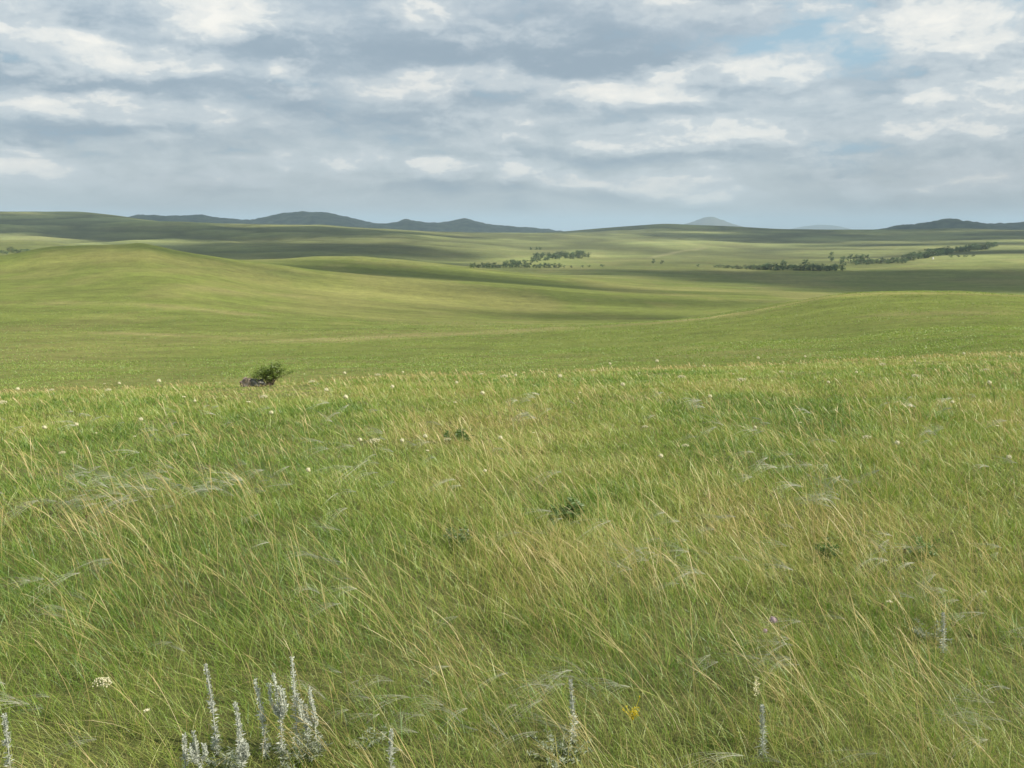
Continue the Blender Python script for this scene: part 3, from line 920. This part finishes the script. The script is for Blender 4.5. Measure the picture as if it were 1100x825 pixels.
KIND = {'round': [tree_mesh(s, 8, 8, 1.3, 330, .9) for s in (1, 2, 3)],
        'tall': [tree_mesh(s, 10, 5.2, 1.6, 330, .8) for s in (11, 12)],
        'bush': [tree_mesh(s, 5, 7.5, .3, 260, .8) for s in (21, 22, 23)]}
HT = {'round': 8, 'tall': 10, 'bush': 5}
for k, ms in KIND.items():
    for i, (a_, b_) in enumerate(ms):
        b_.materials.append(M_TREE2 if (k == 'bush' and i == 1) else M_TREE)
random.seed(5)
ntree = 0


def tree(px, py, hpx, kind, label, group=None, wide=1.0, rmin=900):
    global ntree
    c = at(px, py, rmin)
    r = math.hypot(c.x, c.y)
    H = hpx * r / FPX
    k = H / HT[kind]
    ms = random.choice(KIND[kind])
    nm = 'bush' if kind == 'bush' else 'tree'
    t = thing(nm, c - Vector((0, 0, .1)), label, nm, group, random.uniform(0, 6))
    t.scale = (k * wide, k * wide, k)
    link('trunk', ms[0], t); link('crown', ms[1], t)
    ntree += 1
    return t


G1 = 'trees in the hollow at centre'
for i in range(34):
    px = 506 + i * 2.9 + random.uniform(-1, 1)
    hp = 3.4 + 2.4 * random.random() + (2.6 if 538 < px < 566 and random.random() < .6 else 0)
    tree(px, 287.5 + random.uniform(-.3, .5), hp, 'bush' if hp < 5 else 'round', 'dark tree in the low row along the bottom of the central hollow', G1, 1.1)
for i in range(46):
    px = 574 + 58 * random.random(); py = 276.5 + random.uniform(-2.2, 2.2) - (px - 600) * .02
    tree(px, py, random.uniform(3.2, 5.6), random.choice(['round', 'bush', 'bush']), 'dark tree in the dense grove on the upper side of the central hollow', 'grove above the hollow', 1.25)
for i in range(22):
    s = random.random()
    tree(548 + 42 * s + random.uniform(-8, 8), 285 - 7 * s + random.uniform(-1.5, 1.5), random.uniform(2.6, 4.6), 'bush', 'low dark bush on the slope linking the hollow row and the grove', 'bushes on the hollow slope', 1.2)
for px in (570, 576, 580):
    tree(px, 268.5, 3.4, 'round', 'small tree in the tiny clump above the central grove', 'tiny clump above the grove', 1.2)
for px, py, hp in ((606, 287), (614, 287.2), (626, 287), (633, 286.6), (647, 286.2), (640, 287)) and [(606, 287.5, 2.6), (614, 287.5, 2.4), (626, 287.3, 2.8), (633, 287, 2.4), (647, 286.8, 3.4)]:
    tree(px, py, hp, 'bush', 'little bush strung out right of the central hollow', 'bushes right of the hollow', 1.1)
tree(702, 283.0, 5.2, 'round', 'left and larger of the lone pair of trees on the open slope', None, 1.0)
tree(710.5, 283.4, 3.8, 'bush', 'right and smaller of the lone pair of trees on the open slope', None, 1.0)
tree(750, 286.5, 2.6, 'bush', 'single bush between the lone pair and the right tree belt', None, 1.2)
G2 = 'trees of the right hand belt'
for i in range(62):
    px = 768 + i * 2.15 + random.uniform(-1.2, 1.2)
    hp = np.interp(px, [768, 800, 830, 900], [2.6, 4, 6.5, 6]) * random.uniform(.75, 1.15)
    tree(px, np.interp(px, [768, 830, 900], [287.5, 290.2, 291]) + random.uniform(-.5, .4), hp, 'bush' if hp < 4.6 else random.choice(['bush', 'round']), 'dark tree in the long belt along the right valley floor', G2, 1.2)
tree(841, 290.5, 10.5, 'round', 'tall round tree standing out of the right tree belt, left of two', None, .95)
tree(864.5, 290.5, 12, 'tall', 'tall narrow tree standing out of the right tree belt, right of two', None, 1.0)
tree(905, 291, 9.5, 'round', 'broad dark tree at the right end of the belt', None, 1.1)
tree(893, 281, 10, 'round', 'separate tall tree at the left end of the row behind the belt', None, .8)
for i in range(9):
    tree(903 + i * 3.6 + random.uniform(-1, 1), 281.5 + random.uniform(-.6, .6), random.uniform(5, 8.5), random.choice(['round', 'tall', 'tall']), 'dark tree in the short row behind the right belt', 'row behind the right belt', 1.05)
for i in range(28):
    px = 918 + i * 2.05 + random.uniform(-1, 1)
    tree(px, np.interp(px, [915, 975], [284, 282]) + random.uniform(-1, 1), random.uniform(3.6, 5.6), random.choice(['bush', 'bush', 'round']), 'grey green bush in the band joining the two right groves', 'bushes joining the right groves', 1.2)
for i in range(44):
    s = random.random(); px = 972 + 50 * s
    tree(px, 280 - 8 * s + random.uniform(-1.5, 1.2), random.uniform(4, 7), random.choice(['round', 'bush']), 'dark tree in the thick grove climbing the right slope', 'grove climbing the right slope', 1.2)
for i in range(40):
    s = random.random(); px = 1012 + 66 * s
    tree(px, 272.5 - 8 * s + random.uniform(-1.3, 1.2), random.uniform(3.2, 5.6), random.choice(['round', 'bush']), 'dark tree in the upper thinning end of the right grove', 'upper end of the right grove', 1.25)
for px, py, hp in [(1022, 276.5, 2.6), (1030, 276, 2.6), (1037, 276, 2.4), (1045, 275.5, 2.2)]:
    tree(px, py, hp, 'bush', 'low bush in the short hedge below the right grove', 'hedge bushes below the right grove', 1.5)
for i in range(12):
    tree(2 + i * 2.6 + random.uniform(-1, 1), 271 + random.uniform(-2, 2), random.uniform(2.2, 3.6), 'bush', 'grey green bush on the hillside behind the left knoll', 'bushes behind the left knoll', 1.4)
print('trees', ntree)

# small white hut by the grove
c = at(1002, 278.5, 900)
ht = thing('white_hut', c, 'tiny white hut at the edge of the right grove', 'hut', None, .3, .62)
bm = bmesh.new(); bmesh.ops.create_cube(bm, size=1)
for v in bm.verts: v.co = Vector((v.co.x * 4.2, v.co.y * 4, (v.co.z + .5) * 4.6 - .4))
M_WHITE = rough_mat('white_plaster', (.72, .71, .68), (.82, .81, .78), 2, .1)
M_ROOF = rough_mat('grey_roof', (.4, .4, .4), (.5, .5, .5), 2, .1)
bobj('wall', bm, M_WHITE, ht, False)
bm = bmesh.new()
vs = [bm.verts.new(p) for p in ((-2.4, -2.3, 4.21), (2.4, -2.3, 4.21), (2.4, 2.3, 4.21), (-2.4, 2.3, 4.21), (-2.4, 0, 5.9), (2.4, 0, 5.9))]
for f in ((0, 1, 5, 4), (2, 3, 4, 5), (0, 4, 3), (1, 2, 5), (3, 2, 1, 0)): bm.faces.new([vs[k] for k in f])
bobj('roof', bm, M_ROOF, ht, False)
bm = bmesh.new(); bmesh.ops.create_cube(bm, size=1)
for v in bm.verts: v.co = Vector((v.co.x * 1, v.co.y * .12 - 2.04, (v.co.z + .5) * 2.1))
bobj('door', bm, M_BARK, ht, False)

# ------------------------------------------------------------------ light
SUN_AZ, SUN_EL = math.radians(112), math.radians(36)
sd = Vector((math.sin(SUN_AZ) * math.cos(SUN_EL), math.cos(SUN_AZ) * math.cos(SUN_EL), math.sin(SUN_EL)))
sl = bpy.data.lights.new('sun', 'SUN'); sl.energy = 4.7; sl.angle = math.radians(.6); sl.color = (1, .93, .80)
so = link('sun', sl, None, (0, 0, 50)); so.rotation_euler = sd.to_track_quat('Z', 'Y').to_euler()

# clouds between the sun and the land, high over the right of the viewer: they shade parts of the valley
mcl = bpy.data.materials.new('cloud_vapour'); mcl.use_nodes = True
nt = mcl.node_tree; nt.nodes.clear()
ou = nt.nodes.new('ShaderNodeOutputMaterial'); pv = nt.nodes.new('ShaderNodeVolumePrincipled')
pv.inputs['Color'].default_value = (.95, .95, .95, 1); pv.inputs['Density'].default_value = .016
nt.links.new(pv.outputs[0], ou.inputs['Volume'])
H_CL = 2600


def cloud(px, r, hx, hy, thick=70, rot=0, hgt_=H_CL):
    th = math.radians(math.degrees(math.atan2(*ray(px, 262)[:2])))
    gx, gy = math.sin(th) * r, math.cos(th) * r
    gz = float(ground_z(gx, gy))
    L = (hgt_ - gz) / sd.z
    c = Vector((gx, gy, gz)) + sd * L
    bm = bmesh.new(); bmesh.ops.create_icosphere(bm, subdivisions=5, radius=1)
    s0 = random.uniform(0, 50)
    for v in bm.verts:
        k = 1 + .8 * mnoise.fractal(v.co * 2.1 + Vector((s0, 0, 0)), .65, 2, 5)
        v.co = Vector((v.co.x * hx * k, v.co.y * hy * k, v.co.z * thick * k))
    o = bobj('cloud', bm, mcl); o.location = c; o.rotation_euler = (0, 0, rot)
    tag(o, 'white cumulus cloud high overhead shading part of the valley', 'cloud', kind='stuff')


cloud(20, 3900, 700, 620, 100)
cloud(150, 3300, 620, 420, 90)
cloud(120, 4700, 420, 300, 80)
cloud(320, 3500, 560, 240, 80, -.2)
cloud(250, 2300, 260, 260, 60)
cloud(380, 2200, 300, 240, 60)
cloud(0, 5700, 900, 600, 90)
cloud(760, 1540, 300, 110, 50, -.06)
cloud(900, 1470, 260, 170, 50)
cloud(1010, 1330, 260, 230, 50)
cloud(1130, 1380, 240, 260, 50)
cloud(455, 925, 185, 88, 44)
cloud(345, 900, 120, 60, 32)
cloud(330, 1850, 250, 170, 55)
cloud(440, 1760, 150, 120, 45)
cloud(220, 1750, 160, 150, 45)
cloud(290, 830, 120, 46, 30)
cloud(115, 725, 150, 48, 13)
cloud(600, 860, 130, 40, 28, -.1)
cloud(690, 530, 110, 30, 22, -.12)
cloud(790, 500, 70, 24, 22, -.1)
cloud(640, 690, 120, 40, 24, -.1)
cloud(640, 5300, 600, 420, 80)
cloud(860, 5200, 800, 520, 90)
cloud(1000, 4300, 900, 480, 90)
cloud(980, 3300, 340, 130, 50)
cloud(1120, 2500, 300, 130, 60)
cloud(350, 9300, 2400, 1200, 120, 0, 3600)
cloud(1020, 8200, 1500, 1200, 120, 0, 3600)

# ------------------------------------------------------------------ haze
mh = bpy.data.materials.new('haze_air'); mh.use_nodes = True
nt = mh.node_tree; nt.nodes.clear()
ou = nt.nodes.new('ShaderNodeOutputMaterial'); pv = nt.nodes.new('ShaderNodeVolumePrincipled')
pv.inputs['Color'].default_value = (.64, .85, 1, 1); pv.inputs['Density'].default_value = 4.8e-5
nt.links.new(pv.outputs[0], ou.inputs['Volume'])
bm = bmesh.new(); bmesh.ops.create_cube(bm, size=1)
ZLO, ZHI = -520, 480
for v in bm.verts: v.co = Vector((v.co.x * 84000, v.co.y * 84000, ZLO if v.co.z < 0 else ZHI))
hz = bobj('haze', bm, mh, None, False); tag(hz, 'thin pale blue air over the steppe', 'haze', kind='stuff')

# ------------------------------------------------------------------ sky
w = bpy.data.worlds.new('World'); scn.world = w; w.use_nodes = True
nt = w.node_tree; N, L = nt.nodes, nt.links; N.clear()
SKYS = .1
SKYL = .93


def val(x):
    return x


def mth(op, a, b=None, c=None, clamp=False):
    n = N.new('ShaderNodeMath'); n.operation = op; n.use_clamp = clamp
    for i, q in enumerate((a, b, c)):
        if q is None: continue
        if isinstance(q, (int, float)): n.inputs[i].default_value = q
        else: L.new(q, n.inputs[i])
    return n.outputs[0]


def vec(op, a, b=None, scale=None):
    n = N.new('ShaderNodeVectorMath'); n.operation = op
    for i, q in enumerate((a, b)):
        if q is None: continue
        if isinstance(q, tuple): n.inputs[i].default_value = q
        else: L.new(q, n.inputs[i])
    if scale is not None:
        if isinstance(scale, (int, float)): n.inputs['Scale'].default_value = scale
        else: L.new(scale, n.inputs['Scale'])
    return n.outputs['Value'] if op in ('DOT_PRODUCT', 'LENGTH') else n.outputs[0]


def comb(x, y, z=0.0):
    n = N.new('ShaderNodeCombineXYZ')
    for i, q in enumerate((x, y, z)):
        if isinstance(q, (int, float)): n.inputs[i].default_value = q
        else: L.new(q, n.inputs[i])
    return n.outputs[0]


def noi(v, scale, detail=6, rough=.55, lac=2.1, color=False):
    n = N.new('ShaderNodeTexNoise'); n.inputs['Scale'].default_value = scale; n.inputs['Detail'].default_value = detail
    n.inputs['Roughness'].default_value = rough; n.inputs['Lacunarity'].default_value = lac
    L.new(v, n.inputs['Vector']); return n.outputs['Color' if color else 'Fac']


def sstep(v, lo, hi, a=0.0, b=1.0):
    n = N.new('ShaderNodeMapRange'); n.interpolation_type = 'SMOOTHSTEP'
    for k, q in (('From Min', lo), ('From Max', hi), ('To Min', a), ('To Max', b)): n.inputs[k].default_value = q
    L.new(v, n.inputs['Value']); return n.outputs[0]


def mixc(f, a, b):
    n = N.new('ShaderNodeMix'); n.data_type = 'RGBA'
    for i, q in ((0, f), (6, a), (7, b)):
        if isinstance(q, tuple): n.inputs[i].default_value = (*q, 1)
        elif isinstance(q, (int, float)): n.inputs[i].default_value = q
        else: L.new(q, n.inputs[i])
    return n.outputs[2]


tc = N.new('ShaderNodeTexCoord')
sp = N.new('ShaderNodeSeparateXYZ'); L.new(tc.outputs['Generated'], sp.inputs[0])
X_, Y_, Z_ = sp.outputs
az = mth('ARCTAN2', X_, Y_)
el = mth('ARCSINE', Z_)
zz = mth('ADD', mth('MAXIMUM', Z_, 0.0), .10)
q = comb(mth('DIVIDE', X_, zz), mth('DIVIDE', Y_, zz), 0.0)          # plane of the cloud deck
P0 = comb(az, el, 0.0)
wn = noi(comb(mth('MULTIPLY', az, 7.0), mth('MULTIPLY', el, 17.0)), 1.0, 5, .52, color=True)
warp = vec('MULTIPLY', vec('SUBTRACT', wn, (.5, .5, .5)), (.16, .062, 0.0))
PW = vec('ADD', P0, warp)


def field(blobs):
    tot = None
    for px, py, rx, ry, am in blobs:
        x_, y_, s_ = ray(px, py)
        a0, e0 = math.atan2(x_, y_), math.atan(s_)
        d = vec('MULTIPLY', vec('SUBTRACT', PW, (a0, e0, 0.0)), (FPX / rx, FPX / ry, 0.0))
        d2 = vec('DOT_PRODUCT', d, d)
        g_ = mth('SUBTRACT', 1.0, d2, clamp=True)
        tot = mth('MULTIPLY_ADD', g_, am, tot if tot is not None else 0.0)
    return tot


BRIGHT = [(235, 5, 90, 34, 1), (30, 48, 95, 34, .75), (150, 62, 80, 22, .9), (322, 80, 36, 26, .9), (490, 92, 110, 26, .75), (90, 108, 120, 24, .65), (200, 133, 80, 18, .65),
          (30, 176, 70, 18, .6), (250, 192, 60, 12, .7), (470, 184, 34, 18, .7), (550, 176, 26, 30, .8), (620, 196, 55, 13, .7), (700, 198, 80, 13, .6), (765, 214, 45, 12, .65),
          (790, 68, 100, 18, .8), (690, 96, 110, 20, .7), (800, 138, 90, 22, .75), (710, 142, 110, 18, .6), (890, 165, 60, 26, .7), (920, 196, 45, 13, .5),
          (1030, 22, 100, 46, 1), (985, 104, 34, 22, .9), (1060, 112, 90, 40, .8), (1060, 190, 90, 18, .55), (965, 5, 60, 22, .8), (760, 2, 90, 14, .7), (435, 8, 50, 18, .6), (40, 155, 30, 10, .6),
          (590, 100, 90, 20, .4), (380, 175, 40, 14, .4), (150, 190, 60, 14, .4)]
DARK = [(350, 45, 170, 34, .9), (580, 48, 190, 34, 1), (660, 64, 120, 20, .9), (70, 18, 150, 22, .7), (250, 96, 110, 20, .7), (60, 80, 120, 14, .8), (400, 130, 160, 26, .5), (60, 140, 110, 16, .6), (590, 170, 120, 14, .5),
        (700, 175, 110, 12, .6), (1090, 62, 50, 14, .8), (900, 120, 80, 20, .4), (480, 200, 200, 20, .35)]
BLUE = [(880, 48, 90, 30, .9), (1092, 4, 40, 22, 1), (875, 8, 34, 22, .8), (960, 70, 90, 16, .5), (1000, 150, 120, 16, .3)]
DARK += [(px, py + ry * 1.15, rx * 1.15, ry * .75, .5 * am) for px, py, rx, ry, am in BRIGHT[:26]]      # shaded undersides
fb, fd, fu = field(BRIGHT), field(DARK), field(BLUE)

elc = mth('POWER', mth('ADD', mth('MAXIMUM', el, 0.0), .03), .62)      # rows of cloud crowd together towards the horizon
qs = comb(mth('MULTIPLY', az, 8.5), mth('MULTIPLY', elc, 17.0), 0.0)
qw = vec('ADD', qs, vec('MULTIPLY', vec('SUBTRACT', noi(qs, 1.3, 5, .6, color=True), (.5, .5, .5)), (.8, .55, 0.0)))


def deck(o):
    v = vec('ADD', qw, o) if o else qw
    return mth('ADD', mth('MULTIPLY', noi(v, 1.0, 10, .5), .7), mth('MULTIPLY', noi(v, .38, 3, .5), .3))


n1 = deck(None)
n2 = deck((.10, .20, 0.0))                                            # a step towards the sun and the cloud tops
relief = mth('SUBTRACT', n1, n2)
det = noi(comb(mth('MULTIPLY', az, 36.0), mth('MULTIPLY', el, 66.0)), 1.0, 8, .68)
lum = mth('ADD', mth('MULTIPLY', mth('SUBTRACT', n1, .48), 1.9), mth('MULTIPLY', relief, 3.4))
lum = mth('ADD', lum, mth('MULTIPLY', mth('SUBTRACT', det, .5), .22))
pw = vec('ADD', comb(mth('MULTIPLY', az, 22.0), mth('MULTIPLY', el, 44.0)), vec('MULTIPLY', wn, (1.6, 1.6, 0.0)))
puff = mth('ABSOLUTE', mth('SUBTRACT', noi(pw, 1.0, 3, .55), .5))     # rounded heads with dark creases
puff2 = mth('ABSOLUTE', mth('SUBTRACT', noi(pw, 2.6, 3, .55), .5))
lum = mth('ADD', lum, mth('MULTIPLY', mth('SUBTRACT', puff, .08), 1.0))
lum = mth('ADD', lum, mth('MULTIPLY', mth('SUBTRACT', puff2, .08), .55))
top = sstep(el, 0.0, .08, .18, 1.0)                                  # detail dies into the horizon haze
base = mth('MULTIPLY', lum, top)
b_ = mth('ADD', mth('MULTIPLY', fb, .74), mth('MULTIPLY', base, 1.15))
b_ = mth('SUBTRACT', b_, mth('MULTIPLY', fd, .34))
br1 = sstep(mth('MULTIPLY_ADD', fb, .22, b_), -.30, .55)
br2 = mth('ADD', mth('MULTIPLY', sstep(b_, .30, .62), .5), mth('MULTIPLY', sstep(b_, .45, 1.25), .5))
dk = sstep(mth('ADD', mth('MULTIPLY', fd, .65), mth('MULTIPLY', base, -.8)), .0, .95)
bl_ = sstep(mth('ADD', mth('MULTIPLY', fu, .9), mth('MULTIPLY', base, -.7)), .15, .8)
k = SKYL / SKYS
sky = N.new('ShaderNodeTexSky'); sky.sky_type = 'NISHITA'; sky.sun_disc = False
sky.sun_elevation = SUN_EL; sky.sun_rotation = SUN_AZ
grey = mixc(sstep(el, -.02, .2), (.44 * k, .49 * k, .52 * k), (.40 * k, .465 * k, .515 * k))
grey = mixc(.12, grey, sky.outputs[0])
c1 = mixc(mth('MULTIPLY', dk, .8), grey, (.255 * k, .33 * k, .40 * k))
c2 = mixc(mth('MULTIPLY', bl_, .75), c1, (.30 * k, .465 * k, .58 * k))
c3 = mixc(mth('MULTIPLY', br1, .85), c2, (.54 * k, .59 * k, .615 * k))
c3 = mixc(mth('MULTIPLY', br2, .92), c3, (.84 * k, .82 * k, .76 * k))
bg = N.new('ShaderNodeBackground'); bg.inputs['Strength'].default_value = SKYS
L.new(c3, bg.inputs['Color'])
ow = N.new('ShaderNodeOutputWorld'); L.new(bg.outputs[0], ow.inputs['Surface'])
w.cycles.sampling_method = 'MANUAL'; w.cycles.sample_map_resolution = 256

# ------------------------------------------------------------------ render settings
scn.render.engine = 'CYCLES'
cy = scn.cycles
cy.max_bounces = 5; cy.diffuse_bounces = 2; cy.glossy_bounces = 1; cy.transmission_bounces = 3; cy.volume_bounces = 0; cy.transparent_max_bounces = 24
cy.use_denoising = True
cy.caustics_reflective = False; cy.caustics_refractive = False
scn.view_settings.view_transform = 'Standard'
scn.view_settings.look = 'None'
scn.view_settings.exposure = 0.38
scn.view_settings.gamma = 1
